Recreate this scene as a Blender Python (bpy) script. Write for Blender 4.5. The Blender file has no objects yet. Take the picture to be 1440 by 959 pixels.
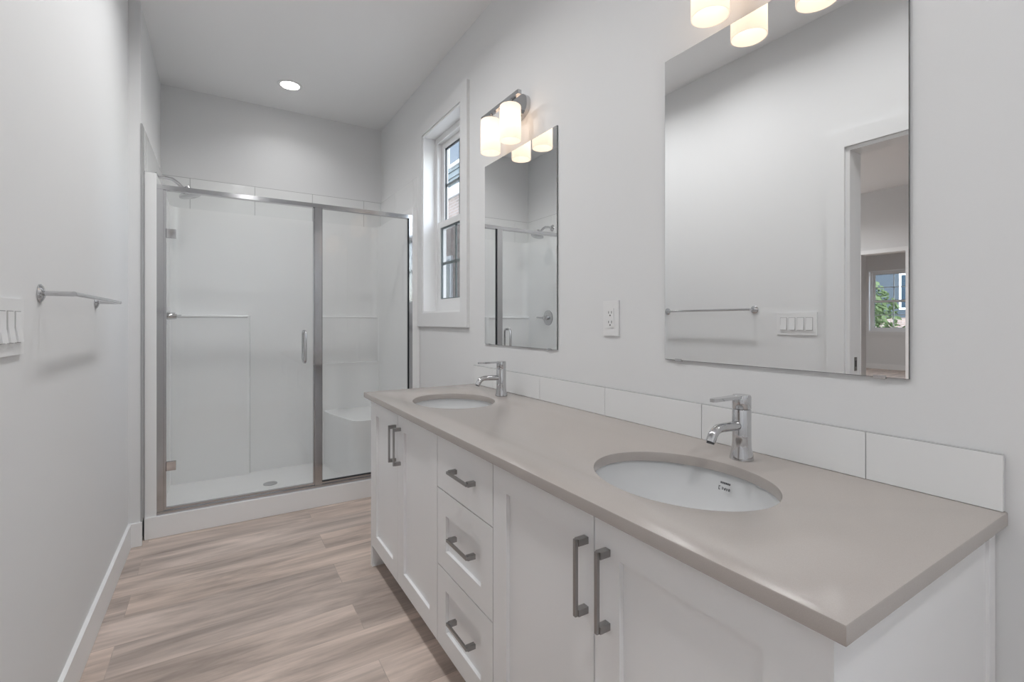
import bpy, bmesh, math, random
from mathutils import Vector, Matrix
random.seed(7)
C = bpy.context.scene.collection
SC = bpy.context.scene
PI = math.pi

# ------------------------------------------------------------------ camera, world, exposure
CAM_H = 1.1376
cam_d = bpy.data.cameras.new('camera')
cam_d.sensor_width = 36.0
cam_d.lens = 667.1 / 1440 * 36
cam_d.shift_y = -27.1 / 1440
cam_d.clip_start = 0.02
cam = bpy.data.objects.new('camera', cam_d)
C.objects.link(cam)
cam.location = (0, 0, CAM_H)
cam.rotation_euler = (PI / 2, 0, -math.radians(31.74))
SC.camera = cam

world = bpy.data.worlds.new('sky')
SC.world = world
world.use_nodes = True
wn = world.node_tree
sky = wn.nodes.new('ShaderNodeTexSky')
sky.sky_type = 'NISHITA'
sky.sun_disc = False
sky.sun_elevation = math.radians(48)
sky.sun_rotation = math.radians(120)
SKY_STRENGTH = 0.85
wn.nodes['Background'].inputs['Strength'].default_value = SKY_STRENGTH
hs = wn.nodes.new('ShaderNodeHueSaturation')
hs.inputs['Saturation'].default_value = 0.45
wn.links.new(sky.outputs['Color'], hs.inputs['Color'])
wn.links.new(hs.outputs['Color'], wn.nodes['Background'].inputs['Color'])

SC.view_settings.view_transform = 'Standard'
SC.view_settings.look = 'None'
SC.view_settings.gamma = 1.0
SC.view_settings.use_curve_mapping = False
SC.view_settings.exposure = 0.52

FILL_W = 3.3           # base power of the added, unseen fill lights in the bathroom ceiling
BULB_W = 0.10           # each vanity bulb
SHADE_E = 0.33          # glow of a lit frosted glass shade
FAR_FILL_W = 30.0           # added, unseen fill lights in the rooms beyond the doorway

# ------------------------------------------------------------------ materials
def mat(name, col, rough=0.5, metal=0.0, spec=0.5, coat=0.0):
    m = bpy.data.materials.new(name)
    m.use_nodes = True
    b = m.node_tree.nodes['Principled BSDF']
    b.inputs['Base Color'].default_value = (*col, 1)
    b.inputs['Roughness'].default_value = rough
    b.inputs['Metallic'].default_value = metal
    b.inputs['Specular IOR Level'].default_value = spec
    b.inputs['Coat Weight'].default_value = coat
    return m

def N(m, t, **kw):
    n = m.node_tree.nodes.new(t)
    for k, v in kw.items():
        setattr(n, k, v)
    return n

def bump_noise(m, scale, strength, dist=0.002):
    nt = m.node_tree
    tc = N(m, 'ShaderNodeTexCoord')
    no = N(m, 'ShaderNodeTexNoise')
    no.inputs['Scale'].default_value = scale
    bp = N(m, 'ShaderNodeBump')
    bp.inputs['Strength'].default_value = strength
    bp.inputs['Distance'].default_value = dist
    nt.links.new(tc.outputs['Object'], no.inputs['Vector'])
    nt.links.new(no.outputs['Fac'], bp.inputs['Height'])
    nt.links.new(bp.outputs['Normal'], nt.nodes['Principled BSDF'].inputs['Normal'])

def glass_mat(name, tint, ior=1.6):
    m = bpy.data.materials.new(name)
    m.use_nodes = True
    nt = m.node_tree
    nt.nodes.remove(nt.nodes['Principled BSDF'])
    tr = N(m, 'ShaderNodeBsdfTransparent'); tr.inputs['Color'].default_value = (*tint, 1)
    gl = N(m, 'ShaderNodeBsdfGlossy'); gl.inputs['Roughness'].default_value = 0.0
    fr = N(m, 'ShaderNodeFresnel'); fr.inputs['IOR'].default_value = ior
    ge = N(m, 'ShaderNodeNewGeometry')
    inv = N(m, 'ShaderNodeMath', operation='SUBTRACT'); inv.inputs[0].default_value = 1.0
    mu = N(m, 'ShaderNodeMath', operation='MULTIPLY')
    mx = N(m, 'ShaderNodeMixShader')
    nt.links.new(ge.outputs['Backfacing'], inv.inputs[1])
    nt.links.new(inv.outputs[0], mu.inputs[0])
    nt.links.new(fr.outputs['Fac'], mu.inputs[1])
    nt.links.new(mu.outputs[0], mx.inputs['Fac'])
    nt.links.new(tr.outputs[0], mx.inputs[1])
    nt.links.new(gl.outputs[0], mx.inputs[2])
    nt.links.new(mx.outputs[0], nt.nodes['Material Output'].inputs['Surface'])
    return m

def emit_mat(name, col, strength):
    m = mat(name, (0.8, 0.8, 0.8), 0.5)
    b = m.node_tree.nodes['Principled BSDF']
    b.inputs['Emission Color'].default_value = (*col, 1)
    b.inputs['Emission Strength'].default_value = strength
    return m

M = {}
M['wall'] = mat('wall_paint', (0.78, 0.783, 0.786), 0.75, spec=0.3); bump_noise(M['wall'], 160, 0.04)
M['ceiling'] = mat('ceiling_paint', (0.90, 0.90, 0.90), 0.85, spec=0.2); bump_noise(M['ceiling'], 120, 0.05)
M['trim'] = mat('trim_paint', (0.88, 0.883, 0.886), 0.4)
M['cabinet'] = mat('cabinet_paint', (0.90, 0.903, 0.91), 0.38)
M['toe'] = mat('toe_kick', (0.25, 0.24, 0.23), 0.6)
M['vinyl'] = mat('white_vinyl', (0.82, 0.82, 0.82), 0.35)
M['gasket'] = mat('dark_gasket', (0.015, 0.02, 0.025), 0.4)
M['fiber'] = mat('white_fiberglass', (0.89, 0.89, 0.89), 0.16)
M['tile'] = mat('glossy_grey_tile', (0.84, 0.845, 0.845), 0.12)
M['grout'] = mat('grout', (0.42, 0.42, 0.42), 0.9)
M['porcelain'] = mat('white_porcelain', (0.68, 0.685, 0.69), 0.08)
M['chrome'] = mat('chrome', (0.60, 0.60, 0.61), 0.06, 1.0)
M['satin'] = mat('satin_aluminium', (0.66, 0.66, 0.67), 0.2, 1.0)
M['frame'] = mat('polished_aluminium', (0.48, 0.48, 0.49), 0.13, 1.0)
M['nickel'] = mat('brushed_nickel', (0.36, 0.355, 0.35), 0.30, 1.0)
M['mirror'] = mat('mirror_silver', (0.93, 0.935, 0.935), 0.0, 1.0)
M['mirror_edge'] = mat('mirror_edge', (0.20, 0.21, 0.21), 0.2, 0.6)
M['plastic'] = mat('white_plastic', (0.81, 0.81, 0.81), 0.3)
M['slot'] = mat('dark_slot', (0.08, 0.08, 0.08), 0.6)
M['ink'] = mat('grey_ink', (0.10, 0.10, 0.11), 0.5)
M['glass'] = glass_mat('clear_glass', (0.97, 0.975, 0.973), 1.55)
M['pane'] = glass_mat('window_glass', (0.93, 0.95, 0.95), 1.5)
M['diffuser'] = emit_mat('lit_diffuser', (1, 0.97, 0.92), 12.0)
M['bulb'] = emit_mat('lit_bulb', (1, 0.88, 0.72), 6.0)
M['siding'] = mat('grey_siding', (0.17, 0.20, 0.21), 0.7)
M['white_ext'] = mat('white_exterior_trim', (0.62, 0.62, 0.62), 0.6)
M['dark_glass'] = mat('dark_window_glass', (0.03, 0.05, 0.07), 0.08)
M['bark'] = mat('bark', (0.13, 0.10, 0.07), 0.9)
M['leaf'] = mat('foliage', (0.085, 0.125, 0.045), 0.7)
M['pale_ground'] = mat('light_bounce_ground', (0.55, 0.54, 0.52), 0.95)  # outside ground made pale to bounce daylight up onto the ceilings
M['blue_ext'] = mat('slate_siding', (0.045, 0.06, 0.075), 0.7)

# quartz countertop
M['quartz'] = mat('taupe_quartz', (0.33, 0.31, 0.28), 0.22)
M['quartz'].node_tree.nodes['Principled BSDF'].inputs['IOR'].default_value = 1.75
nt = M['quartz'].node_tree
tc = N(M['quartz'], 'ShaderNodeTexCoord'); no = N(M['quartz'], 'ShaderNodeTexNoise'); cr = N(M['quartz'], 'ShaderNodeValToRGB')
no.inputs['Scale'].default_value = 900; no.inputs['Detail'].default_value = 3
cr.color_ramp.elements[0].position = 0.3; cr.color_ramp.elements[0].color = (0.415, 0.376, 0.350, 1)
cr.color_ramp.elements[1].position = 0.7; cr.color_ramp.elements[1].color = (0.450, 0.408, 0.380, 1)
nt.links.new(tc.outputs['Object'], no.inputs['Vector']); nt.links.new(no.outputs['Fac'], cr.inputs['Fac'])
nt.links.new(cr.outputs['Color'], nt.nodes['Principled BSDF'].inputs['Base Color'])

# brick of the neighbouring house
M['brick'] = mat('beige_brick', (0.4, 0.3, 0.26), 0.9)
nt = M['brick'].node_tree
tc = N(M['brick'], 'ShaderNodeTexCoord'); sx = N(M['brick'], 'ShaderNodeSeparateXYZ'); cx = N(M['brick'], 'ShaderNodeCombineXYZ'); br = N(M['brick'], 'ShaderNodeTexBrick')
nt.links.new(tc.outputs['Object'], sx.inputs[0]); nt.links.new(sx.outputs['Y'], cx.inputs['X']); nt.links.new(sx.outputs['Z'], cx.inputs['Y'])
nt.links.new(cx.outputs[0], br.inputs['Vector'])
br.inputs['Scale'].default_value = 1.0; br.inputs['Brick Width'].default_value = 0.22; br.inputs['Row Height'].default_value = 0.075; br.inputs['Mortar Size'].default_value = 0.008
br.inputs['Color1'].default_value = (0.30, 0.22, 0.19, 1); br.inputs['Color2'].default_value = (0.20, 0.15, 0.13, 1); br.inputs['Mortar'].default_value = (0.32, 0.30, 0.28, 1)
nt.links.new(br.outputs['Color'], nt.nodes['Principled BSDF'].inputs['Base Color'])

# frosted glass shade: translucent, lit from inside, with its own soft glow
m = bpy.data.materials.new('frosted_shade'); m.use_nodes = True; M['shade'] = m
nt = m.node_tree; nt.nodes.remove(nt.nodes['Principled BSDF'])
tl = N(m, 'ShaderNodeBsdfTranslucent'); tl.inputs['Color'].default_value = (0.95, 0.90, 0.84, 1)
df = N(m, 'ShaderNodeBsdfDiffuse'); df.inputs['Color'].default_value = (0.5, 0.47, 0.44, 1)
em = N(m, 'ShaderNodeEmission'); em.inputs['Color'].default_value = (1, 0.80, 0.66, 1); em.inputs['Strength'].default_value = SHADE_E
mx = N(m, 'ShaderNodeMixShader'); mx.inputs['Fac'].default_value = 0.5
ad = N(m, 'ShaderNodeAddShader')
nt.links.new(tl.outputs[0], mx.inputs[1]); nt.links.new(df.outputs[0], mx.inputs[2])
nt.links.new(mx.outputs[0], ad.inputs[0]); nt.links.new(em.outputs[0], ad.inputs[1])
nt.links.new(ad.outputs[0], nt.nodes['Material Output'].inputs['Surface'])

# insect screen over the lower sash
m = bpy.data.materials.new('insect_mesh'); m.use_nodes = True; M['screen'] = m
nt = m.node_tree; nt.nodes.remove(nt.nodes['Principled BSDF'])
tr = N(m, 'ShaderNodeBsdfTransparent'); df = N(m, 'ShaderNodeBsdfDiffuse'); df.inputs['Color'].default_value = (0.10, 0.10, 0.10, 1)
mx = N(m, 'ShaderNodeMixShader'); mx.inputs['Fac'].default_value = 0.45
nt.links.new(tr.outputs[0], mx.inputs[1]); nt.links.new(df.outputs[0], mx.inputs[2]); nt.links.new(mx.outputs[0], nt.nodes['Material Output'].inputs['Surface'])

# wood-look plank floor: boards run along X
m = mat('plank_floor', (0.3, 0.25, 0.21), 0.42); M['floor'] = m
nt = m.node_tree; P = nt.nodes['Principled BSDF']
tc = N(m, 'ShaderNodeTexCoord')
br = N(m, 'ShaderNodeTexBrick'); br.offset = 0.37; br.offset_frequency = 2
br.inputs['Scale'].default_value = 1.0; br.inputs['Brick Width'].default_value = 1.22; br.inputs['Row Height'].default_value = 0.184
br.inputs['Mortar Size'].default_value = 0.0012; br.inputs['Mortar Smooth'].default_value = 0.3
br.inputs['Color1'].default_value = (0, 0, 0, 1); br.inputs['Color2'].default_value = (1, 1, 1, 1); br.inputs['Mortar'].default_value = (0.5, 0.5, 0.5, 1)
mp0 = N(m, 'ShaderNodeMapping'); mp0.inputs['Location'].default_value = (0.31, 0.06, 0)
nt.links.new(tc.outputs['Object'], mp0.inputs['Vector']); nt.links.new(mp0.outputs[0], br.inputs['Vector'])
# wide smoky bands
mp1 = N(m, 'ShaderNodeMapping'); mp1.inputs['Scale'].default_value = (1.1, 7.0, 1); mp1.inputs['Rotation'].default_value = (0, 0, 0.10)
n1 = N(m, 'ShaderNodeTexNoise', noise_dimensions='4D'); n1.inputs['Scale'].default_value = 1.0; n1.inputs['Detail'].default_value = 6; n1.inputs['Roughness'].default_value = 0.6; n1.inputs['Distortion'].default_value = 1.3
mw = N(m, 'ShaderNodeMath', operation='MULTIPLY'); mw.inputs[1].default_value = 9.0
nt.links.new(br.outputs['Color'], mw.inputs[0]); nt.links.new(mw.outputs[0], n1.inputs['W'])
nt.links.new(tc.outputs['Object'], mp1.inputs['Vector']); nt.links.new(mp1.outputs[0], n1.inputs['Vector'])
# fine grain
mp2 = N(m, 'ShaderNodeMapping'); mp2.inputs['Scale'].default_value = (4.0, 70.0, 1); mp2.inputs['Rotation'].default_value = (0, 0, 0.03)
n2 = N(m, 'ShaderNodeTexNoise', noise_dimensions='4D'); n2.inputs['Scale'].default_value = 1.0; n2.inputs['Detail'].default_value = 4; n2.inputs['Distortion'].default_value = 0.6
nt.links.new(mw.outputs[0], n2.inputs['W']); nt.links.new(tc.outputs['Object'], mp2.inputs['Vector']); nt.links.new(mp2.outputs[0], n2.inputs['Vector'])
r1 = N(m, 'ShaderNodeValToRGB')
r1.color_ramp.elements[0].position = 0.34; r1.color_ramp.elements[0].color = (0.37, 0.302, 0.262, 1)
r1.color_ramp.elements[1].position = 0.66; r1.color_ramp.elements[1].color = (0.78, 0.645, 0.565, 1)
e = r1.color_ramp.elements.new(0.50); e.color = (0.58, 0.475, 0.412, 1)
nt.links.new(n1.outputs['Fac'], r1.inputs['Fac'])
r2 = N(m, 'ShaderNodeValToRGB')
r2.color_ramp.elements[0].position = 0.3; r2.color_ramp.elements[0].color = (0.86, 0.86, 0.86, 1)
r2.color_ramp.elements[1].position = 0.7; r2.color_ramp.elements[1].color = (1.08, 1.08, 1.08, 1)
nt.links.new(n2.outputs['Fac'], r2.inputs['Fac'])
mA = N(m, 'ShaderNodeMix', data_type='RGBA', blend_type='MULTIPLY'); mA.inputs[0].default_value = 1.0
nt.links.new(r1.outputs['Color'], mA.inputs[6]); nt.links.new(r2.outputs['Color'], mA.inputs[7])
r3 = N(m, 'ShaderNodeValToRGB')
r3.color_ramp.elements[0].color = (0.92, 0.935, 0.95, 1); r3.color_ramp.elements[1].color = (1.05, 1.035, 1.02, 1)
nt.links.new(br.outputs['Color'], r3.inputs['Fac'])
mB = N(m, 'ShaderNodeMix', data_type='RGBA', blend_type='MULTIPLY'); mB.inputs[0].default_value = 1.0
nt.links.new(mA.outputs[2], mB.inputs[6]); nt.links.new(r3.outputs['Color'], mB.inputs[7])
mC = N(m, 'ShaderNodeMix', data_type='RGBA', blend_type='MIX'); mC.inputs[7].default_value = (0.13, 0.11, 0.095, 1)
mfac = N(m, 'ShaderNodeMath', operation='MULTIPLY'); mfac.inputs[1].default_value = 0.30
nt.links.new(br.outputs['Fac'], mfac.inputs[0]); nt.links.new(mfac.outputs[0], mC.inputs[0])
nt.links.new(mB.outputs[2], mC.inputs[6]); nt.links.new(mC.outputs[2], P.inputs['Base Color'])

# ------------------------------------------------------------------ mesh builders
class MB:
    """collects shapes and links them as one mesh object"""
    def __init__(self): self.bm = bmesh.new(); self.mi = 0
    def _geo(self, verts, faces):
        vs = [self.bm.verts.new(v) for v in verts]
        out = []
        for f in faces:
            try:
                fc = self.bm.faces.new([vs[i] for i in f]); fc.material_index = self.mi; out.append(fc)
            except ValueError: pass
        return vs, out
    def box(self, a, b, bevel=0.0, seg=2):
        x0, y0, z0 = (min(a[i], b[i]) for i in range(3)); x1, y1, z1 = (max(a[i], b[i]) for i in range(3))
        vs, fs = self._geo([(x0,y0,z0),(x1,y0,z0),(x1,y1,z0),(x0,y1,z0),(x0,y0,z1),(x1,y0,z1),(x1,y1,z1),(x0,y1,z1)],
                  [(0,3,2,1),(4,5,6,7),(0,1,5,4),(1,2,6,5),(2,3,7,6),(3,0,4,7)])
        if bevel: self._bev(fs, bevel, seg)
        return self
    def _bev(self, fs, w, seg=2, ang=0.5):
        es = set()
        for f in fs:
            for e in f.edges:
                if len(e.link_faces) == 2 and e.calc_face_angle(0) > ang: es.add(e)
        bmesh.ops.bevel(self.bm, geom=list(es), offset=w, segments=seg, profile=0.5, affect='EDGES', clamp_overlap=True)
    def prism(self, poly, z0, z1, axis='z', bevel=0.0, seg=2):
        n = len(poly)
        ar = sum(poly[i][0]*poly[(i+1)%n][1]-poly[(i+1)%n][0]*poly[i][1] for i in range(n))
        def p(u, v, w): return {'z': (u, v, w), 'x': (w, u, v), 'y': (v, w, u)}[axis]
        if ar < 0: poly = poly[::-1]
        vs, fs = self._geo([p(*q, z0) for q in poly] + [p(*q, z1) for q in poly],
                  [tuple(range(n))[::-1], tuple(range(n, 2*n))] + [(i, (i+1)%n, n+(i+1)%n, n+i) for i in range(n)])
        if bevel: self._bev(fs, bevel, seg, 0.6)
        return self
    def tube(self, pts, r, n=14, cap=True):
        pts = [Vector(p) for p in pts]; rs = r if isinstance(r, (list, tuple)) else [r]*len(pts)
        rings = []; up = None
        for i, p in enumerate(pts):
            if i == 0: t = pts[1]-p
            elif i == len(pts)-1: t = p-pts[i-1]
            else: t = (pts[i+1]-p).normalized() + (p-pts[i-1]).normalized()
            t.normalize()
            if up is None:
                up = Vector((0,0,1)) if abs(t.z) < 0.9 else Vector((0,1,0))
            a = t.cross(up).normalized(); b = a.cross(t).normalized(); up = b
            rings.append([self.bm.verts.new(p + (a*math.cos(2*PI*k/n) + b*math.sin(2*PI*k/n))*rs[i]) for k in range(n)])
        for i in range(len(rings)-1):
            for k in range(n):
                f = self.bm.faces.new((rings[i][k], rings[i][(k+1)%n], rings[i+1][(k+1)%n], rings[i+1][k])); f.material_index = self.mi
        if cap:
            for rg in (rings[0][::-1], rings[-1]):
                f = self.bm.faces.new(rg); f.material_index = self.mi
        return self
    def lathe(self, prof, center=(0,0,0), axis='z', n=32, sx=1.0, sy=1.0, closed=False):
        """prof: (radius, height); radius 0 closes at a pole"""
        cx, cy, cz = center; rings = []
        for r, h in prof:
            if r <= 1e-7: pts = [(0, 0, h)]
            else: pts = [(r*sx*math.cos(2*PI*k/n), r*sy*math.sin(2*PI*k/n), h) for k in range(n)]
            o = []
            for u, v, w in pts:
                q = {'z': (u, v, w), 'x': (w, u, v), 'y': (v, w, u)}[axis]
                o.append(self.bm.verts.new((cx+q[0], cy+q[1], cz+q[2])))
            rings.append(o)
        pairs = list(zip(rings, rings[1:])) + ([(rings[-1], rings[0])] if closed else [])
        for A, B in pairs:
            for k in range(n):
                k2 = (k+1) % n
                if len(A) == 1 and len(B) == 1: continue
                if len(A) == 1: f = self.bm.faces.new((A[0], B[k2], B[k]))
                elif len(B) == 1: f = self.bm.faces.new((A[k], A[k2], B[0]))
                else: f = self.bm.faces.new((A[k], A[k2], B[k2], B[k]))
                f.material_index = self.mi
        return self
    def xform(self, mx):
        bmesh.ops.transform(self.bm, matrix=mx, verts=self.bm.verts[:]); return self
    def build(self, name, mats, parent=None, smooth=35, loc=None):
        bm = self.bm
        bmesh.ops.recalc_face_normals(bm, faces=bm.faces[:])
        me = bpy.data.meshes.new(name)
        bm.to_mesh(me); bm.free()
        for x in (mats if isinstance(mats, (list, tuple)) else [mats]): me.materials.append(x)
        if smooth:
            for p in me.polygons: p.use_smooth = True
            me.set_sharp_from_angle(angle=math.radians(smooth))
        o = bpy.data.objects.new(name, me); C.objects.link(o)
        if loc: o.location = loc
        if parent: o.parent = parent
        return o

def tag(o, label=None, cat=None, group=None, kind=None):
    if label: o['label'] = label
    if cat: o['category'] = cat
    if group: o['group'] = group
    if kind: o['kind'] = kind
    return o
def thing(name, loc, label, cat, group=None, rotz=0.0):
    o = bpy.data.objects.new(name, None); o.empty_display_size = 0.05; C.objects.link(o)
    o.location = loc; o.rotation_euler = (0, 0, rotz)
    return tag(o, label, cat, group)
def struct(o, label=None, cat=None):
    o['kind'] = 'structure'
    return tag(o, label, cat)
def copy_tree(o, parent=None):
    c = o.copy(); C.objects.link(c); c.parent = parent
    for ch in list(o.children): copy_tree(ch, c)
    return c

# ------------------------------------------------------------------ key dimensions (metres)
W = 1.181            # vanity wall
XL = -0.387          # towel bar wall
XA = -0.329          # left side of the shower alcove
YB = 4.026           # back wall
YN = -1.30           # wall behind the camera
YJ = 3.046           # jog where the left wall turns into the alcove
H = 2.766            # ceiling
T = 0.12             # wall thickness
XO = XL - T          # bedroom side of the left wall
WIN = (2.4425, 3.037, 1.194, 2.388)      # window opening in the vanity wall
FILL_WIN = (-1.22, -0.50, 0.85, 2.388)      # unseen window added behind the viewer for fill light
DOOR = (0.40, 1.168, 2.03)               # doorway in the left wall
HALL = (2.302, 2.795, 2.035)              # opening in the far bedroom wall
XB = -4.60; XB2 = -4.74; XF = -11.20     # bedroom far wall, far room window wall
WIN2 = (4.35, 5.29, 0.90, 2.37)

# ------------------------------------------------------------------ setting
b = MB(); b.box((XO, YN, -0.06), (W, YB, 0.0)); b.box((XB2, -1.5, -0.06), (XO, 4.2, 0.0)); b.box((XF, 1.2, -0.06), (XB2, 7.0, 0.0))
struct(b.build('floor', M['floor'], smooth=0), 'grey brown wood look plank floor running through the rooms', 'floor')
b = MB(); b.box((XO, YN, H), (W + 0.15, YB + T, H + 0.1))
struct(b.build('ceiling', M['ceiling'], smooth=0), 'flat white bathroom ceiling', 'ceiling')
b = MB()
b.box((W, YN, -0.06), (W + 0.15, FILL_WIN[0], H)); b.box((W, FILL_WIN[1], -0.06), (W + 0.15, WIN[0], H))
b.box((W, FILL_WIN[0], -0.06), (W + 0.15, FILL_WIN[1], FILL_WIN[2])); b.box((W, FILL_WIN[0], FILL_WIN[3]), (W + 0.15, FILL_WIN[1], H))
b.box((W, WIN[1], -0.06), (W + 0.15, YB + T, H))
b.box((W, WIN[0], -0.06), (W + 0.15, WIN[1], WIN[2])); b.box((W, WIN[0], WIN[3]), (W + 0.15, WIN[1], H))
struct(b.build('wall_right', M['wall'], smooth=0), 'pale grey wall behind the vanity with a window opening', 'wall')
b = MB()
b.box((XO, YN, 0), (XL, DOOR[0], H)); b.box((XO, DOOR[1], 0), (XL, YJ, H)); b.box((XO, DOOR[0], DOOR[2]), (XL, DOOR[1], H))
b.box((XO, YJ, 0), (XA - 0.008, YB, H))
struct(b.build('wall_left', M['wall'], smooth=0), 'pale grey wall with towel bar, switches and doorway, stepping in at the shower', 'wall')
b = MB(); b.box((XO, YB, 0), (W, YB + T, H))
struct(b.build('wall_back', M['wall'], smooth=0), 'pale grey wall above the shower', 'wall')
b = MB(); b.box((XO, YN - T, -0.06), (W + 0.15, YN, H + 0.1))
struct(b.build('wall_front', M['wall'], smooth=0), 'pale grey wall behind the viewer', 'wall')

# rooms beyond the doorway, seen in the large mirror
b = MB()
b.box((XB2, -1.5, 0), (XB, HALL[0], H)); b.box((XB2, HALL[1], 0), (XB, 4.2, H)); b.box((XB2, HALL[0], HALL[2]), (XB, HALL[1], H))
struct(b.build('wall_bedroom', M['wall'], smooth=0), 'grey bedroom wall with a narrow opening, seen through the doorway in the mirror', 'wall')
b = MB(); b.box((XB2, -1.62, 0), (XO, -1.5, H)); b.box((XB2, 4.2, 0), (XO, 4.32, H))
struct(b.build('wall_side', M['wall'], smooth=0), 'side walls of the bedroom', 'wall')
b = MB(); b.box((XB2, -1.62, H), (XO, 4.32, H + 0.1))
struct(b.build('ceiling_bedroom', M['ceiling'], smooth=0), 'bedroom ceiling seen through the doorway in the mirror', 'ceiling')
b = MB()
b.box((XF - 0.15, 1.2, -0.06), (XF, WIN2[0], H)); b.box((XF - 0.15, WIN2[1], -0.06), (XF, 7.0, H))
b.box((XF - 0.15, WIN2[0], -0.06), (XF, WIN2[1], WIN2[2])); b.box((XF - 0.15, WIN2[0], WIN2[3]), (XF, WIN2[1], H))
struct(b.build('wall_far', M['wall'], smooth=0), 'grey wall of the far room around its window', 'wall')
b = MB(); b.box((XF - 0.15, 1.08, -0.06), (XB2, 1.2, H)); b.box((XF - 0.15, 7.0, -0.06), (XB2, 7.12, H)); b.box((XB2 - 0.02, 4.2, 0), (XB2 + 0.1, 7.12, H))
struct(b.build('wall_far_side', M['wall'], smooth=0), 'side walls of the far room', 'wall')
b = MB(); b.box((XF - 0.15, 1.08, H), (XB2, 7.12, H + 0.1))
struct(b.build('ceiling_far', M['ceiling'], smooth=0), 'ceiling of the far room', 'ceiling')

# baseboards
BH = 0.119
def base_run(name, a, b_, label):
    q = MB(); q.box(a, b_, 0.003, 1); return struct(q.build(name, M['trim'], smooth=30), label, 'baseboard')
base_run('baseboard_left', (XL, DOOR[1] + 0.084, 0.001), (XL + 0.013, YJ, BH), 'white baseboard along the towel bar wall')
base_run('baseboard_return', (XL + 0.013, YJ - 0.013, 0.001), (XA - 0.002, YJ, BH), 'short white baseboard at the wall step beside the shower')
base_run('baseboard_right', (W - 0.013, 2.30, 0.001), (W, 3.095, BH), 'white baseboard between vanity and shower')
base_run('baseboard_front', (XL, YN, 0.001), (W, YN + 0.013, BH), 'white baseboard behind the viewer')
base_run('baseboard_far', (XF, 1.2, 0.001), (XF + 0.014, 7.0, 0.12), 'white baseboard under the far room window')

# doorway casing and jamb (left wall)
CW = 0.084
b = MB()
for x0, x1 in ((XL, XL + 0.018), (XO - 0.018, XO)):
    b.box((x0, DOOR[1], 0.001), (x1, DOOR[1] + CW, DOOR[2] + CW), 0.0045, 1)
    b.box((x0, DOOR[0] - CW, 0.001), (x1, DOOR[0], DOOR[2] + CW), 0.0045, 1)
    b.box((x0, DOOR[0], DOOR[2]), (x1, DOOR[1], DOOR[2] + CW), 0.0045, 1)
struct(b.build('trim_1', M['wall'], smooth=30), 'flat white casing around the bathroom doorway', 'door casing')
b = MB()
b.box((XO, DOOR[1] - 0.018, 0.001), (XL, DOOR[1], DOOR[2])); b.box((XO, DOOR[0], 0.001), (XL, DOOR[0] + 0.018, DOOR[2]))
b.box((XO, DOOR[0] + 0.018, DOOR[2] - 0.018), (XL, DOOR[1] - 0.018, DOOR[2]))
struct(b.build('trim_2', M['trim'], smooth=0), 'white door jamb lining the bathroom doorway', 'door jamb')
sp = thing('strike_plate', (XL - 0.06, DOOR[1] - 0.0195, 0.92), 'dark metal strike plate on the white door jamb in the large mirror', 'strike plate')
b = MB(); b.box((-0.013, -0.001, -0.035), (0.013, 0.0012, 0.035), 0.0004, 1); b.build('plate', M['nickel'], sp)
b = MB(); b.box((-0.007, -0.0016, -0.014), (0.007, -0.0004, 0.018)); b.build('latch_hole', M['slot'], sp)

# casing of the opening in the bedroom wall
b = MB()
b.box((XB2 - 0.012, HALL[0], 0.001), (XB + 0.012, HALL[0] + 0.03, HALL[2] + 0.0), 0.002, 1)
b.box((XB2 - 0.012, HALL[0] + 0.03, HALL[2] - 0.05), (XB + 0.012, HALL[1], HALL[2]), 0.002, 1)
struct(b.build('trim_3', M['trim'], smooth=30), 'white lining of the narrow bedroom opening in the mirror', 'door casing')

# ------------------------------------------------------------------ window_1 in the vanity wall
b = MB()
cw = 0.088
b.box((W - 0.018, WIN[0] - cw, WIN[2] - cw), (W, WIN[0], WIN[3] + cw), 0.0015, 1)
b.box((W - 0.018, WIN[1], WIN[2] - cw), (W, WIN[1] + cw, WIN[3] + cw), 0.0015, 1)
b.box((W - 0.018, WIN[0], WIN[3]), (W, WIN[1], WIN[3] + cw), 0.0015, 1)
b.box((W - 0.018, WIN[0], WIN[2] - cw), (W, WIN[1], WIN[2]), 0.0015, 1)
struct(b.build('trim_4', M['wall'], smooth=30), 'flat white casing around the bathroom window', 'window casing')

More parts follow.
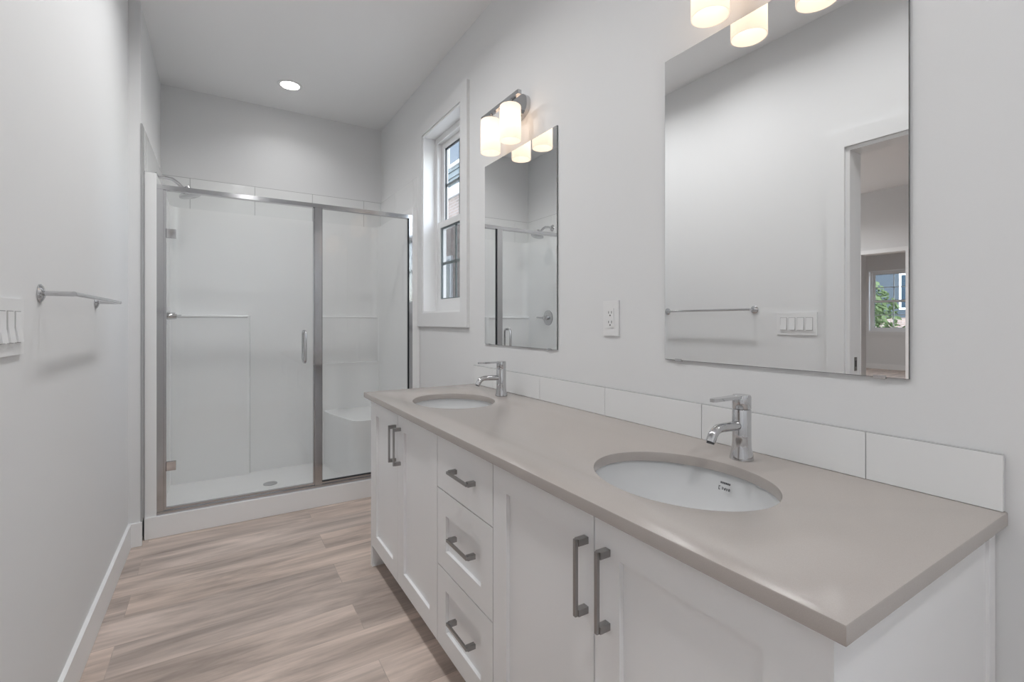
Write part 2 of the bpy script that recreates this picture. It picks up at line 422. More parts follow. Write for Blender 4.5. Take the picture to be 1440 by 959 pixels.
def dh_window(name, y0, y1, z0, z1, xin, sgn, label, screen=True):
    """double-hung vinyl window; xin = room face of the wall, sgn = outward direction in X"""
    w = thing(name, (xin, (y0 + y1) / 2, z0), label, 'window'); w['kind'] = 'structure'
    ox, oy, oz = w.location
    def bx(B, x0, x1, ya, yb, za, zb, bev=0.0):
        B.box((sgn * x0, ya - oy, za - oz), (sgn * x1, yb - oy, zb - oz), bev, 1)
    def ring(B, x0, x1, ya, yb, za, zb, t, tb=None, tt=None, bev=0.0015):
        tb = tb or t; tt = tt or t
        bx(B, x0, x1, ya, ya + t, za, zb, bev); bx(B, x0, x1, yb - t, yb, za, zb, bev)
        bx(B, x0, x1, ya + t, yb - t, za, za + tb, bev); bx(B, x0, x1, ya + t, yb - t, zb - tt, zb, bev)
    B = MB(); ring(B, -0.010, 0.075, y0, y1, z0, z1, 0.012); B.build('jamb_lining', M['trim'], w)
    B = MB(); ring(B, 0.075, 0.140, y0 + 0.012, y1 - 0.012, z0 + 0.012, z1 - 0.012, 0.040); B.build('frame', M['vinyl'], w)
    ya, yb, za, zb = y0 + 0.050, y1 - 0.050, z0 + 0.045, z1 - 0.045
    zm = (z0 + z1) / 2 - 0.01
    for nm, x0, x1, zA, zB, t in (('upper_sash', 0.106, 0.132, zm - 0.02, zb, 0.046), ('lower_sash', 0.078, 0.104, za, zm + 0.02, 0.040)):
        B = MB(); ring(B, x0, x1, ya, yb, zA, zB, t, 0.048); s = B.build(nm, M['vinyl'], w)
        xm = (x0 + x1) / 2
        B = MB(); ring(B, xm - 0.006, xm + 0.006, ya + t - 0.001, yb - t + 0.001, zA + 0.047, zB - t + 0.001, 0.008, bev=0); B.build('gasket', M['gasket'] if nm == 'upper_sash' else M['siding'], s)
        B = MB(); bx(B, xm - 0.002, xm + 0.002, ya + t, yb - t, zA + 0.048, zB - t); B.build('pane', M['pane'], s)
        B = MB()
        zc = (zA + 0.048 + zB - t) / 2; yc = (ya + yb) / 2
        bx(B, xm + 0.004, xm + 0.010, ya + t, yb - t, zc - 0.009, zc + 0.009)
        bx(B, xm + 0.004, xm + 0.010, yc - 0.009, yc + 0.009, zA + 0.048, zB - t); B.build('grille_bar', M['siding'] if screen else M['vinyl'], s)
    if screen:
        B = MB(); bx(B, 0.136, 0.137, ya, yb, za, zm + 0.01); B.build('insect_screen', M['screen'], w)
    return w
dh_window('window_1', *WIN, W, 1, 'white double hung window above the far end of the vanity')
dh_window('window_2', *WIN2, XF, -1, 'white window of the far room, seen in the large mirror', screen=False)
dh_window('fill_window', *FILL_WIN, W, 1, 'white double hung window added unseen in the vanity wall behind the viewer for fill light')
b = MB()
cw2 = 0.09
b.box((XF, WIN2[0] - cw2, WIN2[2] - cw2), (XF + 0.016, WIN2[0], WIN2[3] + cw2)); b.box((XF, WIN2[1], WIN2[2] - cw2), (XF + 0.016, WIN2[1] + cw2, WIN2[3] + cw2))
b.box((XF, WIN2[0], WIN2[3]), (XF + 0.016, WIN2[1], WIN2[3] + cw2)); b.box((XF, WIN2[0], WIN2[2] - cw2), (XF + 0.016, WIN2[1], WIN2[2]))
struct(b.build('trim_5', M['wall'], smooth=0), 'flat casing around the far room window', 'window casing')

# ------------------------------------------------------------------ shower alcove: tile band
b = MB()
def tile_run(axis, fixed0, fixed1, cuts, z0, z1, gap=0.0015):
    for c0, c1 in zip(cuts, cuts[1:]):
        if axis == 'x': b.box((c0 + gap, fixed0, z0 + gap), (c1 - gap, fixed1, z1 - gap), 0.001, 1)
        else: b.box((fixed0, c0 + gap, z0 + gap), (fixed1, c1 - gap, z1 - gap), 0.001, 1)
ZT0, ZT1 = 1.926, 2.1436
tile_run('x', YB - 0.011, YB, [XA, -0.17, 0.23, 0.63, 1.03, W], ZT0, ZT1)
tile_run('y', W - 0.011, W, [3.135, 3.215, 3.615, YB - 0.011], ZT0, ZT1)
tile_run('y', XA - 0.008, XA + 0.002, [3.120, 3.215, 3.615, YB - 0.011], ZT0, ZT1)
b.mi = 1
b.box((XA, YB - 0.008, ZT0), (W, YB - 0.0005, ZT1 + 0.002)); b.box((W - 0.008, 3.137, ZT0), (W - 0.0005, YB - 0.011, ZT1 + 0.002))
b.box((XA - 0.008, 3.118, ZT0), (XA - 0.001, YB - 0.011, ZT1 + 0.002))
struct(b.build('trim_6', [M['tile'], M['grout']], smooth=30), 'glossy grey tile band with fine joints above the shower surround', 'tile band')
b = MB(); b.box((XA - 0.0085, YJ - 0.003, BH), (XA - 0.001, 3.117, ZT1 + 0.003), 0.001, 1)
struct(b.build('trim_7', M['grout'], smooth=30), 'thin dark joint up the wall edge left of the shower', 'tile edge')

# ------------------------------------------------------------------ shower surround (moulded white unit)
SX0, SX1 = XA + 0.0005, W - 0.0015
ss = thing('shower_surround', ((SX0 + SX1) / 2, 3.55, 0), 'moulded white three sided shower surround with curb, floor and bench', 'shower surround')
ox, oy = ss.location.x, ss.location.y
def arc(cx_, cy_, r, a0, a1, n=7): return [(cx_ + r*math.cos(a0 + (a1-a0)*i/n), cy_ + r*math.sin(a0 + (a1-a0)*i/n)) for i in range(n + 1)]
xi0, xi1, yi, yf = SX0 + 0.050, SX1 - 0.050, 3.975, 3.118
R = 0.06
poly = [(SX0, yf), (xi0, yf)] + arc(xi0 + R, yi - R, R, PI, PI/2) + arc(xi1 - R, yi - R, R, PI/2, 0) + [(xi1, yf), (SX1, yf), (SX1, 4.012), (SX0, 4.012)]
b = MB(); b.prism([(x - ox, y - oy) for x, y in poly], 0.02, 1.922, bevel=0.006, seg=2)
b.build('wall_panel', M['fiber'], ss, smooth=40)
b = MB()
b.box((SX0 - ox, 3.102 - oy, 0.001), (SX1 - ox, 3.185 - oy, 0.112), 0.012, 3)
b.build('curb', M['fiber'], ss, smooth=40)
b = MB(); b.box((xi0 - 0.01 - ox, 3.18 - oy, 0.001), (xi1 + 0.01 - ox, yi + 0.01 - oy, 0.032)); b.build('shower_floor', M['fiber'], ss)
b = MB()
b.prism([(x - ox, y - oy) for x, y in [(xi0 - 0.01, yi + 0.01), (xi0 - 0.01, 3.930)] + arc(0.170, 3.955, 0.025, -PI/2, 0, 5) + [(0.20, yi + 0.01)]], 0.03, 1.183, bevel=0.014, seg=4)
b.tube([(xi0 - 0.005 - ox, 3.930 - oy, 1.176), (0.178 - ox, 3.930 - oy, 1.176)], 0.010, 12)
b.build('ledge_panel', M['fiber'], ss, smooth=40)
b = MB()
b.prism([(x - ox, y - oy) for x, y in [(xi1 + 0.01, yi + 0.01), (0.66, yi + 0.01)] + arc(0.69, 3.965, 0.022, PI, 1.5*PI, 5) + [(xi1 + 0.01, 3.943)]], 0.80, 1.183, bevel=0.014, seg=4)
b.tube([(0.685 - ox, 3.949 - oy, 1.174), (xi1 + 0.005 - ox, 3.949 - oy, 1.174)], 0.010, 12)
b.build('ledge_panel', M['fiber'], ss, smooth=40)
b = MB()
b.prism([(x - ox, y - oy) for x, y in [(xi1 + 0.01, yi + 0.01), (0.66, yi + 0.01)] + arc(0.69, 3.945, 0.022, PI, 1.5*PI, 5) + [(xi1 + 0.01, 3.923)]], 0.03, 0.81, bevel=0.014, seg=4)
b.build('ledge_panel', M['fiber'], ss, smooth=40)
b = MB()
ben = [(xi1 + 0.01, yi), (0.695, yi), (0.70, 3.86), (0.712, 3.76), (0.732, 3.66), (0.755, 3.57), (0.775, 3.48), (0.792, 3.42), (0.815, 3.383), (0.85, 3.365), (0.90, 3.36), (xi1 + 0.01, 3.355)]
b.prism([(x - ox, y - oy) for x, y in ben], 0.03, 0.445, bevel=0.014, seg=3)
b.build('bench_seat', M['fiber'], ss, smooth=50)
b = MB(); b.lathe([(0, 0.0345), (0.030, 0.0345), (0.042, 0.036), (0.044, 0.033)], (0.30 - ox, 3.62 - oy, 0), n=24); b.build('drain', M['chrome'], ss)

# ------------------------------------------------------------------ shower door enclosure
YS = 3.140
en = thing('shower_enclosure', (0.42, YS, 0.112), 'chrome framed glass shower enclosure with hinged door and fixed panel', 'shower door')
def ebox(B, x0, x1, y0, y1, z0, z1, bev=0.002): B.box((x0 - 0.42, y0 - YS, z0 - 0.112), (x1 - 0.42, y1 - YS, z1 - 0.112), bev, 2)
ZB, ZR = 0.112, 1.842
EX0, EX1 = xi0 - 0.001, xi1 + 0.001
b = MB(); ebox(b, EX0 - 0.006, EX1 + 0.004, YS - 0.020, YS + 0.020, ZR, ZR + 0.024, 0.004); b.build('top_rail', M['frame'], en)
b = MB(); ebox(b, EX0, EX1, YS - 0.022, YS + 0.022, ZB, ZB + 0.016, 0.003); ebox(b, EX0, EX1, YS - 0.010, YS + 0.012, ZB + 0.016, ZB + 0.030, 0.002); b.build('bottom_rail', M['frame'], en)
b = MB(); ebox(b, EX0 - 0.001, EX0 + 0.030, YS - 0.018, YS + 0.018, ZB + 0.016, ZR, 0.003); ebox(b, EX0 + 0.030, EX0 + 0.042, YS - 0.010, YS + 0.010, ZB + 0.030, ZR, 0.002); b.build('jamb', M['frame'], en)
b = MB(); ebox(b, EX1 - 0.024, EX1 + 0.001, YS - 0.018, YS + 0.018, ZB + 0.030, ZR, 0.003); b.build('jamb', M['frame'], en)
b = MB(); ebox(b, 0.505, 0.546, YS - 0.018, YS + 0.018, ZB + 0.016, ZR, 0.004); ebox(b, 0.496, 0.505, YS - 0.008, YS + 0.010, ZB + 0.030, ZR, 0.001); b.build('post', M['frame'], en)
b = MB(); ebox(b, EX1 - 0.029, EX1 - 0.024, YS - 0.007, YS + 0.007, ZB + 0.030, ZR, 0.0); ebox(b, 0.546, 0.550, YS - 0.007, YS + 0.007, ZB + 0.030, ZR, 0.0); ebox(b, 0.550, EX1 - 0.029, YS - 0.007, YS + 0.007, ZB + 0.030, ZB + 0.036, 0.0); b.build('gasket', M['gasket'], en)
b = MB(); ebox(b, 0.550, EX1 - 0.026, YS - 0.003, YS + 0.003, ZB + 0.032, ZR, 0.0); b.build('fixed_glass_panel', M['glass'], en)
b = MB(); ebox(b, EX0 + 0.044, 0.494, YS - 0.003, YS + 0.003, ZB + 0.036, ZR - 0.004, 0.0); dg = b.build('door_glass', M['glass'], en)
def hinge(z):
    B = MB(); ebox(B, EX0 + 0.040, EX0 + 0.084, YS - 0.010, YS - 0.003, z - 0.024, z + 0.024, 0.002); ebox(B, EX0 + 0.040, EX0 + 0.084, YS + 0.003, YS + 0.010, z - 0.024, z + 0.024, 0.002)
    B.build('hinge', M['chrome'], dg)
hinge(1.612); hinge(0.362)
b = MB()
for s_ in (-1, 1):
    pts = [(0.446, YS + s_*0.003, 0.892), (0.446, YS + s_*0.030, 0.892), (0.446, YS + s_*0.044, 0.906), (0.446, YS + s_*0.044, 1.066), (0.446, YS + s_*0.030, 1.080), (0.446, YS + s_*0.003, 1.080)]
    b.tube([(x - 0.42, y - YS, z - 0.112) for x, y, z in pts], 0.0085, 12)
b.build('door_handle', M['chrome'], dg)

# shower head and valve on the left shower wall
XS = xi0
sh = thing('shower_head', (XS, 3.60, 2.02), 'chrome shower head on a bent arm high on the left shower wall', 'shower head')
b = MB(); b.lathe([(0, 0.012), (0.012, 0.011), (0.026, 0.006), (0.030, -0.002)], (-0.046, 0, 0), axis='x', n=24); b.build('flange', M['chrome'], sh)
b = MB(); b.tube([(-0.046, 0, 0), (0.0, 0, 0.004), (0.035, 0, 0.0), (0.065, 0, -0.022), (0.085, 0, -0.045), (0.10, 0, -0.052)], 0.0105, 14); b.build('arm', M['chrome'], sh)
b = MB(); b.lathe([(0, 0.03), (0.012, 0.028), (0.016, 0.014), (0.022, 0.0), (0.052, -0.018), (0.060, -0.026), (0.060, -0.034), (0.054, -0.038), (0, -0.038)], n=28)
b.xform(Matrix.Translation((0.118, 0, -0.062)) @ Matrix.Rotation(math.radians(-16), 4, 'Y')); b.build('spray_head', M['chrome'], sh)
sv = thing('shower_valve', (XS, 3.60, 1.174), 'round chrome shower valve with lever on the left shower wall', 'shower valve')
b = MB(); b.lathe([(0, 0.012), (0.055, 0.011), (0.070, 0.006), (0.072, 0.0)], (0.0, 0, 0), axis='x', n=32); b.build('escutcheon', M['chrome'], sv)
b = MB(); b.lathe([(0, 0.060), (0.016, 0.058), (0.020, 0.050), (0.022, 0.010)], axis='x', n=24); b.tube([(0.045, 0, 0), (0.060, 0.03, 0.0), (0.072, 0.085, 0.004)], [0.008, 0.0075, 0.006], 12); b.build('lever', M['chrome'], sv)

# ------------------------------------------------------------------ recessed ceiling lights: the shower one is real, the others added as fill
def can_light(x, y, label, watts, spread=156, z=H, group='recessed ceiling lights'):
    t = thing('recessed_light', (x, y, z), label, 'ceiling light', group)
    B = MB(); B.lathe([(0.058, -0.002), (0.062, -0.006), (0.076, -0.005), (0.080, 0.0), (0.058, 0.0)], n=40, closed=True); B.build('trim_ring', M['plastic'], t)
    B = MB(); B.lathe([(0, -0.003), (0.058, -0.003), (0.058, -0.0005), (0, -0.0005)], n=40); B.build('diffuser', M['diffuser'], t)
    L = bpy.data.lights.new('can_lamp', 'AREA'); L.shape = 'DISK'; L.size = 0.11; L.energy = watts; L.color = (0.985, 0.99, 1.0); L.spread = math.radians(spread)
    o = bpy.data.objects.new('lamp', L); C.objects.link(o); o.location = (0, 0, -0.006); o.parent = t
    return t
can_light(0.418, 3.58, 'lit round recessed light in the ceiling above the shower', 1.3, 135)
can_light(0.20, 2.40, 'added unseen recessed fill light in the ceiling over the far end of the vanity', FILL_W * 1.2)
can_light(0.20, 1.70, 'added unseen recessed fill light in the ceiling over the middle of the vanity', FILL_W * 1.0)
can_light(0.20, 0.95, 'added unseen recessed fill light in the ceiling over the near end of the vanity', FILL_W * 0.7)
can_light(0.30, -0.55, 'added unseen recessed fill light in the ceiling behind the viewer', FILL_W * 2.0)
can_light(-3.0, 3.4, 'added unseen recessed fill light in the bedroom ceiling', FAR_FILL_W)
can_light(-8.0, 4.4, 'added unseen recessed fill light in the far room ceiling', FAR_FILL_W)

# ------------------------------------------------------------------ vanity
FX = 0.606           # door faces
CT = 0.8030; CB = 0.7785
VN, VF = 0.270, 2.232
TK = 0.100
def shaker(y0, y1, z0, z1, rail=0.065, slab=False, rt=None, rb=None):
    """door or drawer front in its own coordinates: face at X=0, thickness to X=.02, origin at its low near corner"""
    B = MB(); w, h = y1 - y0, z1 - z0; rt = rt or rail; rb = rb or rail
    if slab:
        B.box((0, 0, 0), (0.02, w, h), 0.002, 2); return B
    o = [(0, 0, 0), (0, w, 0), (0, w, h), (0, 0, h)]
    B.box((0, 0, 0), (0.02, rail, h), 0.0015, 1); B.box((0, w - rail, 0), (0.02, w, h), 0.0015, 1)
    B.box((0, rail, 0), (0.02, w - rail, rb), 0.0015, 1); B.box((0, rail, h - rt), (0.02, w - rail, h), 0.0015, 1)
    B.box((0.010, rail - 0.004, rb - 0.004), (0.018, w - rail + 0.004, h - rt + 0.004))
    return B
def pull(parent, loc, vertical):
    """square D pull standing 28 mm off the face"""
    B = MB(); L = 0.147 if vertical else 0.134; t = 0.0038
    if vertical:
        B.box((-0.030, -t, 0), (-0.0235, t, L), 0.0015, 2)
        for z in (0, L - 0.013): B.box((-0.024, -0.0065, z), (0.0, 0.0065, z + 0.013), 0.0012, 1)
    else:
        B.box((-0.030, 0, -t), (-0.0235, L, t), 0.0015, 2)
        for y in (0, L - 0.013): B.box((-0.024, y, -0.0065), (0.0, y + 0.013, 0.0065), 0.0012, 1)
    return B.build('handle', M['nickel'], parent, loc=loc)
def cabinet(name, y0, y1, label, near_end=False, far_end=False):
    t = thing(name, (FX, y0, 0), label, 'cabinet', 'vanity cabinet units')
    B = MB(); w = y1 - y0
    D = W - FX - 0.002
    B.box((0.022, 0.0, TK), (D, 0.016, CB - 0.001)); B.box((0.022, w - 0.016, TK), (D, w, CB - 0.001))
    B.box((0.022, 0.016, TK), (D, w - 0.016, TK + 0.016)); B.box((D - 0.006, 0.016, TK + 0.016), (D, w - 0.016, CB - 0.001))
    B.box((0.022, 0.016, CB - 0.05), (0.042, w - 0.016, CB - 0.001))
    if far_end: B.box((0.0, w - 0.002, 0.001), (W - FX - 0.002, w + 0.018, CB - 0.001), 0.001, 1)
    if near_end: B.box((0.0, -0.019, 0.001), (W - FX - 0.002, 0.001, CB - 0.001), 0.001, 1); B.box((W - FX - 0.036, -0.024, 0.001), (W - FX - 0.003, -0.018, CB - 0.001), 0.001, 1)
    B.build('body', M['cabinet'], t, smooth=30)
    B = MB(); B.box((0.075, 0.0, 0.001), (0.095, w, TK)); B.build('toe_kick', M['cabinet'], t)
    return t
def door(t, y0, y1, hy):
    oy = t.location.y
    d = shaker(y0, y1, TK, 0.7755).build('door', M['cabinet'], t, smooth=30, loc=(0, y0 - oy, TK))
    pull(d, (0, hy - y0, 0.576 - TK), True)
def drawer(t, y0, y1, z0, z1, hz, **kw):
    oy = t.location.y
    d = shaker(y0, y1, z0, z1, **kw).build('drawer', M['cabinet'], t, smooth=30, loc=(0, y0 - oy, z0))
    pull(d, (0, (y0 + y1) / 2 - 0.067 - 0.019 - y0, hz - z0), False)
c1 = cabinet('vanity_cabinet', 1.442, 2.214, 'white two door vanity cabinet under the far sink, next to the shower', far_end=True)
door(c1, 1.4435, 1.8385, 1.812); door(c1, 1.8415, 2.2110, 1.870)
c2 = cabinet('drawer_cabinet', 1.074, 1.441, 'white three drawer cabinet between the two door cabinets', )
drawer(c2, 1.0755, 1.4395, 0.604, 0.7755, 0.688, slab=True)
drawer(c2, 1.0755, 1.4395, 0.3565, 0.600, 0.486, rt=0.072, rb=0.060)
drawer(c2, 1.0755, 1.4395, TK, 0.3525, 0.237, rt=0.060, rb=0.062)
c3 = cabinet('vanity_cabinet', 0.290, 1.073, 'white two door vanity cabinet under the near sink, largest in view', near_end=True)
door(c3, 0.6845, 1.0715, 0.706); door(c3, 0.2910, 0.6815, 0.646)

# countertop with two oval cut-outs
CXF, CXB, CY0, CY1 = 0.588, W - 0.0015, 0.2505, 2.292
SINKS = [(0.852, 0.686), (0.852, 1.850)]
SA, SB = 0.166, 0.202
bm = bmesh.new()
def loop(pts, z):
    return [bm.verts.new((x, y, z)) for x, y in pts]
def rect(i): return [(CXF + i, CY0 + i), (CXB, CY0 + i), (CXB, CY1 - i), (CXF + i, CY1 - i)]
def ell(c, da, n=72): return [(c[0] + (SA + da)*math.cos(2*PI*k/n), c[1] + (SB + da)*math.sin(2*PI*k/n)) for k in range(n)]
def bridge(A, B):
    n = len(A)
    for k in range(n): bm.faces.new((A[k], A[(k+1) % n], B[(k+1) % n], B[k]))
def edges_of(A): return [bm.edges.get((A[k], A[(k+1) % len(A)])) or bm.edges.new((A[k], A[(k+1) % len(A)])) for k in range(len(A))]
r = 0.0028
tops, bots = [], []
def stack(f):
    Ls = [loop(f(r), CT), loop(f(r*0.3), CT - r*0.3), loop(f(0), CT - r), loop(f(0), CB + 0.001), loop(f(0.001), CB)]
    for A, B in zip(Ls, Ls[1:]): bridge(A, B)
    tops.append(Ls[0]); bots.append(Ls[-1])
stack(rect)
for c in SINKS: stack(lambda i, c=c: ell(c, i))
for Ls in (tops, bots):
    es = [e for L in Ls for e in edges_of(L)]
    bmesh.ops.triangle_fill(bm, use_beauty=True, use_dissolve=False, edges=es)
q = MB(); q.bm.free(); q.bm = bm
ct = q.build('countertop', M['quartz'], smooth=40)
tag(ct, 'long taupe stone countertop with two oval sink cut-outs', 'countertop')

# undermount sinks
def sink(c, label, marks):
    t = thing('sink', (c[0], c[1], CB - 0.0005), label, 'sink', 'undermount sinks in the countertop')
    k = SB / SA
    prof = []
    for i in range(15):
        a = PI / 2 * i / 14
        prof.append(((SA + 0.006) * math.cos(a) ** 0.62 if i < 14 else 0.0, -0.150 * math.sin(a) ** 1.25))
    outer = [(0 if r_ == 0 else r_ + 0.012, h_ - 0.012) for r_, h_ in prof[::-1]]
    full = prof[::-1] + [(SA + 0.024, 0.0), (SA + 0.024, -0.010)] + [(o_[0], o_[1]) for o_ in outer[::-1][1:]]
    B = MB(); B.lathe(full, n=64, sx=1.0, sy=(SB + 0.006) / (SA + 0.006)); B.build('basin', M['porcelain'], t, smooth=60)
    if marks:
        B = MB()
        def P_(ph, z):
            a = math.asin(min(1, (-z / 0.150) ** (1 / 1.25))); r_ = (SA + 0.006) * math.cos(a) ** 0.62 - 0.0008
            return (r_ * math.cos(ph), r_ * math.sin(ph) * (SB + 0.006) / (SA + 0.006), z)
        def mark(d0, d1, z0, z1):
            d0, d1 = math.radians(d0), math.radians(d1)
            B._geo([P_(d0, z0), P_(d1, z0), P_(d1, z1), P_(d0, z1)], [(0, 1, 2, 3)])
        for k in range(6): mark(4.4 - k*1.22, 4.4 - k*1.22 - 1.0, -0.0255, -0.0210)
        mark(5.4, 5.0, -0.040, -0.031); mark(5.0, 4.2, -0.040, -0.0385); mark(5.0, 4.2, -0.0325, -0.031)
        for k, w_ in enumerate((0.5, 0.3, 0.7, 0.3, 0.5, 0.35, 0.6, 0.3)):
            mark(2.9 - k*0.8, 2.9 - k*0.8 - w_, -0.039 + 0.001*(k % 2), -0.0325 - 0.0008*(k % 3))
        B.build('printed_mark', M['ink'], t, smooth=0)
    B = MB(); B.lathe([(0, -0.1455), (0.018, -0.146), (0.028, -0.1475), (0.031, -0.150)], n=24); B.build('drain', M['chrome'], t)
    return t
s1 = sink(SINKS[0], 'white oval undermount sink nearer the viewer, with grey maker marks', True)
s2 = sink(SINKS[1], 'white oval undermount sink at the far end of the counter', False)

# faucets
def faucet(y, label):
    t = thing('faucet', (1.086, y, CT + 0.0005), label, 'faucet', 'faucets on the countertop')
    B = MB(); B.lathe([(0, 0), (0.0275, 0), (0.0275, 0.003), (0.0245, 0.016), (0.0222, 0.030), (0.0215, 0.050), (0.0215, 0.120), (0.0205, 0.1215), (0, 0.1215)], n=36); B.build('body', M['chrome'], t)
    B = MB(); B.lathe([(0, 0.1225), (0.0205, 0.1225), (0.0215, 0.124), (0.0215, 0.152), (0.0195, 0.156), (0, 0.1565)], n=36)
    B.prism([(0.0, -0.012), (0.0, 0.012), (-0.04, 0.011), (-0.112, 0.0075), (-0.117, 0.004), (-0.117, -0.004), (-0.112, -0.0075), (-0.04, -0.011)], 0.148, 0.1555, bevel=0.0022, seg=2)
    B.build('lever', M['chrome'], t)
    B = MB(); B.tube([(0, 0, 0.082), (-0.03, 0, 0.083), (-0.075, 0, 0.0845), (-0.093, 0, 0.0838), (-0.104, 0, 0.079), (-0.113, 0, 0.070), (-0.121, 0, 0.056)], [0.0115, 0.0112, 0.0108, 0.0108, 0.0108, 0.0108, 0.0108], 18); s = B.build('spout', M['chrome'], t)
    B = MB(); B.tube([(-0.1205, 0, 0.0565), (-0.1218, 0, 0.0525)], [0.0085, 0.0085], 16); B.build('aerator', M['slot'], s)
    return t
faucet(0.690, 'chrome single lever faucet behind the near sink')
faucet(1.848, 'chrome single lever faucet behind the far sink')

# backsplash
b = MB()
ys = [0.2535, 0.462, 0.865, 1.2635, 1.665, 2.066, 2.292]
for y0, y1 in zip(ys, ys[1:]): b.box((W - 0.0115, y0 + 0.001, CT + 0.001), (W - 0.002, y1 - 0.001, 0.9025), 0.0012, 1)
b.mi = 1
b.box((W - 0.009, 0.255, CT + 0.0008), (W - 0.0012, 2.29, 0.9035))
tag(b.build('backsplash', [M['tile'], M['grout']], smooth=30), 'low row of glossy pale grey tiles along the back of the countertop', 'backsplash')

# ------------------------------------------------------------------ mirrors
def mirror(name, y0, y1, z0, z1, label):
    t = thing(name, (W, (y0 + y1)/2, z0), label, 'mirror', 'mirrors over the vanity')
    w = (y1 - y0)/2; h = z1 - z0
    B = MB(); B.box((-0.0062, -w, 0), (-0.0015, w, h)); B.build('backing', M['mirror_edge'], t)
    B = MB(); B.box((-0.0070, -w + 0.0008, 0.0008), (-0.0060, w - 0.0008, h - 0.0008)); B.build('mirror_glass', M['mirror'], t)
    for y in (-w + 0.05, w - 0.05):
        B = MB(); B.box((-0.0085, y - 0.011, -0.003), (-0.001, y + 0.011, 0.004), 0.0005, 1); B.build('clip', M['satin'], t)
    return t
mirror('mirror', 0.389, 0.999, 1.022, 1.940, 'large frameless mirror over the near sink reflecting the doorway')
mirror('mirror', 1.550, 2.167, 1.0225, 1.940, 'frameless mirror over the far sink reflecting the shower')

# ------------------------------------------------------------------ vanity lights
def vanity_light(y, label):
    t = thing('vanity_light', (W, y, 2.113), label, 'wall light', 'wall lights over the mirrors')
    n = 40; el = [(0.110*math.copysign(abs(math.cos(2*PI*k/n))**0.8, math.cos(2*PI*k/n)), 0.058*math.copysign(abs(math.sin(2*PI*k/n))**0.8, math.sin(2*PI*k/n))) for k in range(n)]
    B = MB(); B.prism(el, -0.020, -0.0005, axis='x', bevel=0.004, seg=2); B.build('backplate', M['chrome'], t, smooth=40)
    B = MB(); B.box((-0.096, -0.009, -0.006), (-0.018, 0.009, 0.012), 0.002, 1); B.build('arm', M['chrome'], t)
    B = MB(); B.box((-0.102, -0.165, -0.006), (-0.084, 0.165, 0.012), 0.003, 2); B.build('bar', M['chrome'], t)
    for s_ in (-1, 1):
        yy = s_ * 0.089; cx_ = -0.093
        B = MB(); B.lathe([(0.0, -0.006), (0.010, -0.006), (0.010, -0.014), (0.026, -0.017), (0.028, -0.0255), (0, -0.0255)], (cx_, yy, 0), n=24); B.build('socket', M['chrome'], t)
        B = MB(); B.lathe([(0.012, -0.0265), (0.042, -0.0275), (0.0465, -0.032), (0.047, -0.182), (0.0445, -0.182), (0.0440, -0.034), (0.012, -0.0295)], (cx_, yy, 0), n=36, closed=True); sd = B.build('lamp_shade', M['shade'], t)
        B = MB(); B.lathe([(0, -0.060), (0.011, -0.062), (0.012, -0.078), (0.018, -0.095), (0.021, -0.108), (0.019, -0.122), (0.011, -0.132), (0, -0.134)], (cx_, yy, 0), n=24); B.build('bulb', M['bulb'], sd)
        L = bpy.data.lights.new('bulb_lamp', 'POINT'); L.energy = BULB_W; L.color = (1.0, 0.84, 0.70); L.shadow_soft_size = 0.012
        o = bpy.data.objects.new('lamp', L); C.objects.link(o); o.location = (cx_, yy, -0.118); o.parent = t
    return t
vanity_light(0.690, 'chrome two shade wall light above the large near mirror')
vanity_light(1.862, 'chrome two shade wall light above the far mirror')

# ------------------------------------------------------------------ wall fittings
# towel bar
tb = thing('towel_bar', (XL, 1.655, 1.210), 'chrome towel bar on the left wall', 'towel bar')
for y in (0.0, 0.645):
    B = MB(); B.lathe([(0, 0.011), (0.012, 0.010), (0.019, 0.007), (0.0235, 0.003), (0.0235, 0.0005)], (0, y, 0), axis='x', n=28); B.build('escutcheon', M['chrome'], tb)
    B = MB(); B.tube([(0.009, y, 0), (0.068, y, 0)], 0.0065, 12); B.build('arm', M['chrome'], tb)
B = MB(); B.tube([(0.068, -0.012, 0), (0.068, 0.657, 0)], 0.0065, 12); B.build('bar', M['chrome'], tb)
# switches
sw = thing('light_switch', (XL, 1.411, 1.126), 'white four gang light switch plate on the wall beside the doorway', 'light switch')
B = MB(); B.box((0.0005, -0.108, -0.062), (0.006, 0.108, 0.062), 0.002, 2); B.build('plate', M['plastic'], sw)
for k in range(4):
    y = (k - 1.5) * 0.046
    B = MB(); B.box((0.005, y - 0.0185, -0.0355), (0.0066, y + 0.0185, 0.0355)); B.build('switch_frame', M['grout'], sw)
    B = MB(); B.prism([(y*0 - 0.0335, 0.0064), (0.0335, 0.0064), (0.0335, 0.0080), (0.0, 0.0086), (-0.0335, 0.0125)], -0.0165, 0.0165, axis='y')
    B.xform(Matrix.Translation((0, y, 0))); B.build('rocker', M['plastic'], sw)
# outlet
ol = thing('electrical_outlet', (W, 1.239, 1.150), 'white duplex electrical outlet on the wall between the mirrors', 'outlet')
B = MB(); B.box((-0.006, -0.038, -0.062), (-0.0005, 0.038, 0.062), 0.002, 2); B.build('plate', M['plastic'], ol)
B = MB(); B.box((-0.0085, -0.0165, -0.0335), (-0.005, 0.0165, 0.0335), 0.001, 1); rc = B.build('receptacle', M['plastic'], ol)
for z in (-0.017, 0.017):
    B = MB()
    B.box((-0.0089, -0.0085, z - 0.001), (-0.0080, -0.0060, z + 0.008)); B.box((-0.0089, 0.0060, z - 0.0005), (-0.0080, 0.0085, z + 0.0075))
    B.lathe([(0, -0.0009), (0.0030, -0.0009), (0.0030, 0.0)], (-0.0080, 0, z - 0.007), axis='x', n=12)
    B.build('socket_slots', M['slot'], rc)

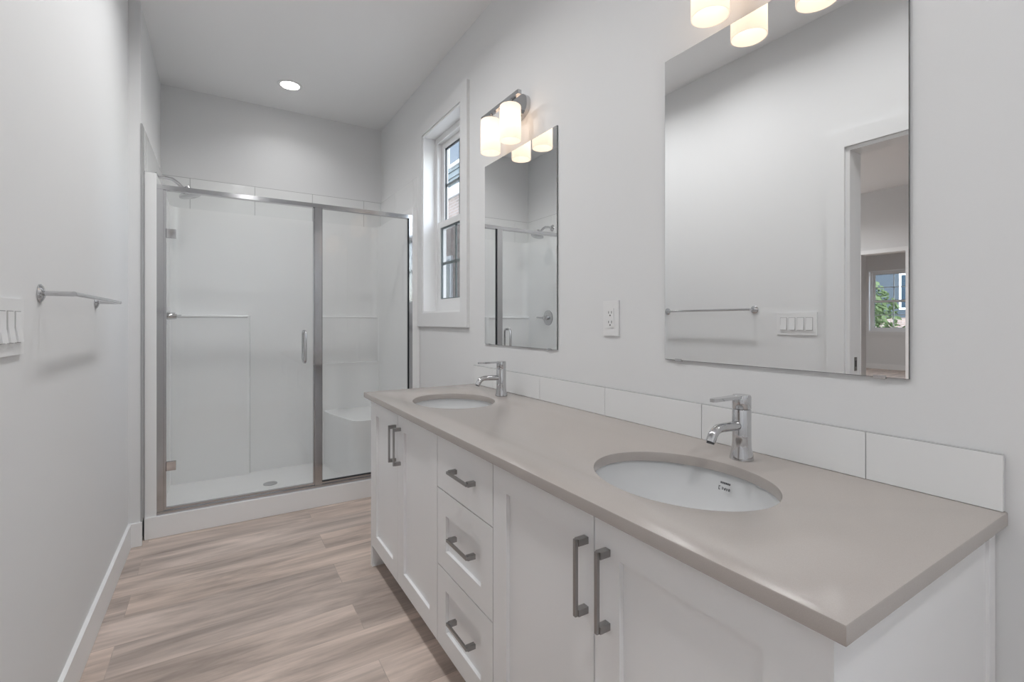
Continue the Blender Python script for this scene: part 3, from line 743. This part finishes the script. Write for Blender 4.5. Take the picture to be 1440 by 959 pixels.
# ------------------------------------------------------------------ outside
b = MB(); b.box((-60, -40, -0.9), (60, 60, -0.8))
struct(b.build('ground', M['pale_ground'], smooth=0), 'ground outside, made pale to bounce light indoors', 'ground')
nh = thing('neighbouring_house', (5.0, 10.5, -0.8), 'brick and grey siding house outside the bathroom window', 'house')
def nb(B, x0, x1, y0, y1, z0, z1): B.box((x0 - 5.0, y0 - 10.5, z0 + 0.8), (x1 - 5.0, y1 - 10.5, z1 + 0.8))
B = MB(); nb(B, 5.0, 13, 5.0, 18, -0.8, 4.25); B.build('brick_wall', M['brick'], nh)
B = MB(); nb(B, 4.93, 13, 4.95, 18.05, 4.25, 4.50); B.build('trim_band', M['white_ext'], nh)
B = MB(); nb(B, 5.02, 13, 5.02, 17.98, 4.50, 7.4)
for k in range(18): B.prism([(4.60 + k*0.16 + 0.8, 0.0), (4.60 + k*0.16 + 0.96, 0.02), (4.60 + k*0.16 + 0.8, -0.012)], -5.4, 7.4, axis='y')
B.build('siding_wall', M['siding'], nh)
B = MB(); B.prism([(4.4 - 5, 7.4 + .8), (13.6 - 5, 7.4 + .8), (9.0 - 5, 10.6 + .8)], -5.9, 8.0, axis='y') if False else B.box((-0.6, -5.9, 8.2), (8.6, 8.0, 8.5))
B.build('roof', M['gasket'], nh)
for yw, zw in ((10.2, 5.0), (10.9, 1.3), (8.0, 1.3), (13.4, 1.3)):
    B = MB(); nb(B, 4.95, 5.03, yw, yw + 0.85, zw, zw + 1.5); f_ = B.build('window', M['white_ext'], nh)
    B = MB(); nb(B, 4.94, 4.955, yw + 0.09, yw + 0.76, zw + 0.09, zw + 1.41); B.build('window_glass', M['dark_glass'], f_)
# view from the far room window
fh = thing('distant_house', (-20, 7.6, -0.8), 'blue and brick house beyond the far room window in the mirror', 'house')
B = MB(); B.box((-6, -2.4, 0), (0, 2.8, 2.1)); B.build('brick_wall', M['brick'], fh)
B = MB(); B.box((-6.02, -2.42, 2.1), (0.02, 2.82, 5.2)); B.build('siding_wall', M['blue_ext'], fh)
B = MB(); B.box((0.02, -0.9, 2.4), (0.06, 0.1, 3.8)); f_ = B.build('window', M['white_ext'], fh)
B = MB(); B.box((0.055, -0.82, 2.48), (0.07, 0.02, 3.72)); B.build('window_glass', M['dark_glass'], f_)
B = MB(); B.box((-6.3, -2.8, 5.2), (0.4, 3.2, 5.4)); B.build('roof', M['gasket'], fh)
def tree(x, y, h, r, label):
    t = thing('tree', (x, y, -0.8), label, 'tree', 'trees outside the far room')
    B = MB(); B.tube([(0, 0, 0), (0.05, 0.02, h*0.4), (0, 0.06, h*0.75)], [0.10, 0.08, 0.04], 10); B.build('trunk', M['bark'], t)
    B = MB()
    for i in range(900):
        d = Vector((random.gauss(0, 1), random.gauss(0, 1), random.gauss(0, 1))).normalized() * r * random.random() ** 0.4
        p = Vector((0, 0, h*0.62)) + Vector((d.x, d.y, d.z * 1.35))
        s_ = random.uniform(0.07, 0.13)
        a = Vector((random.gauss(0,1), random.gauss(0,1), random.gauss(0,1))).normalized(); c_ = a.orthogonal().normalized(); e_ = a.cross(c_)
        vs = [B.bm.verts.new(p + v_) for v_ in (c_*s_, e_*s_*0.5, -c_*s_, -e_*s_*0.5)]
        B.bm.faces.new(vs)
    B.build('foliage', M['leaf'], t, smooth=0)
tree(-14.6, 6.75, 3.4, 0.85, 'leafy green tree outside the far room window in the mirror')
tree(-15.6, 5.6, 2.0, 0.6, 'low green shrub outside the far room window in the mirror')
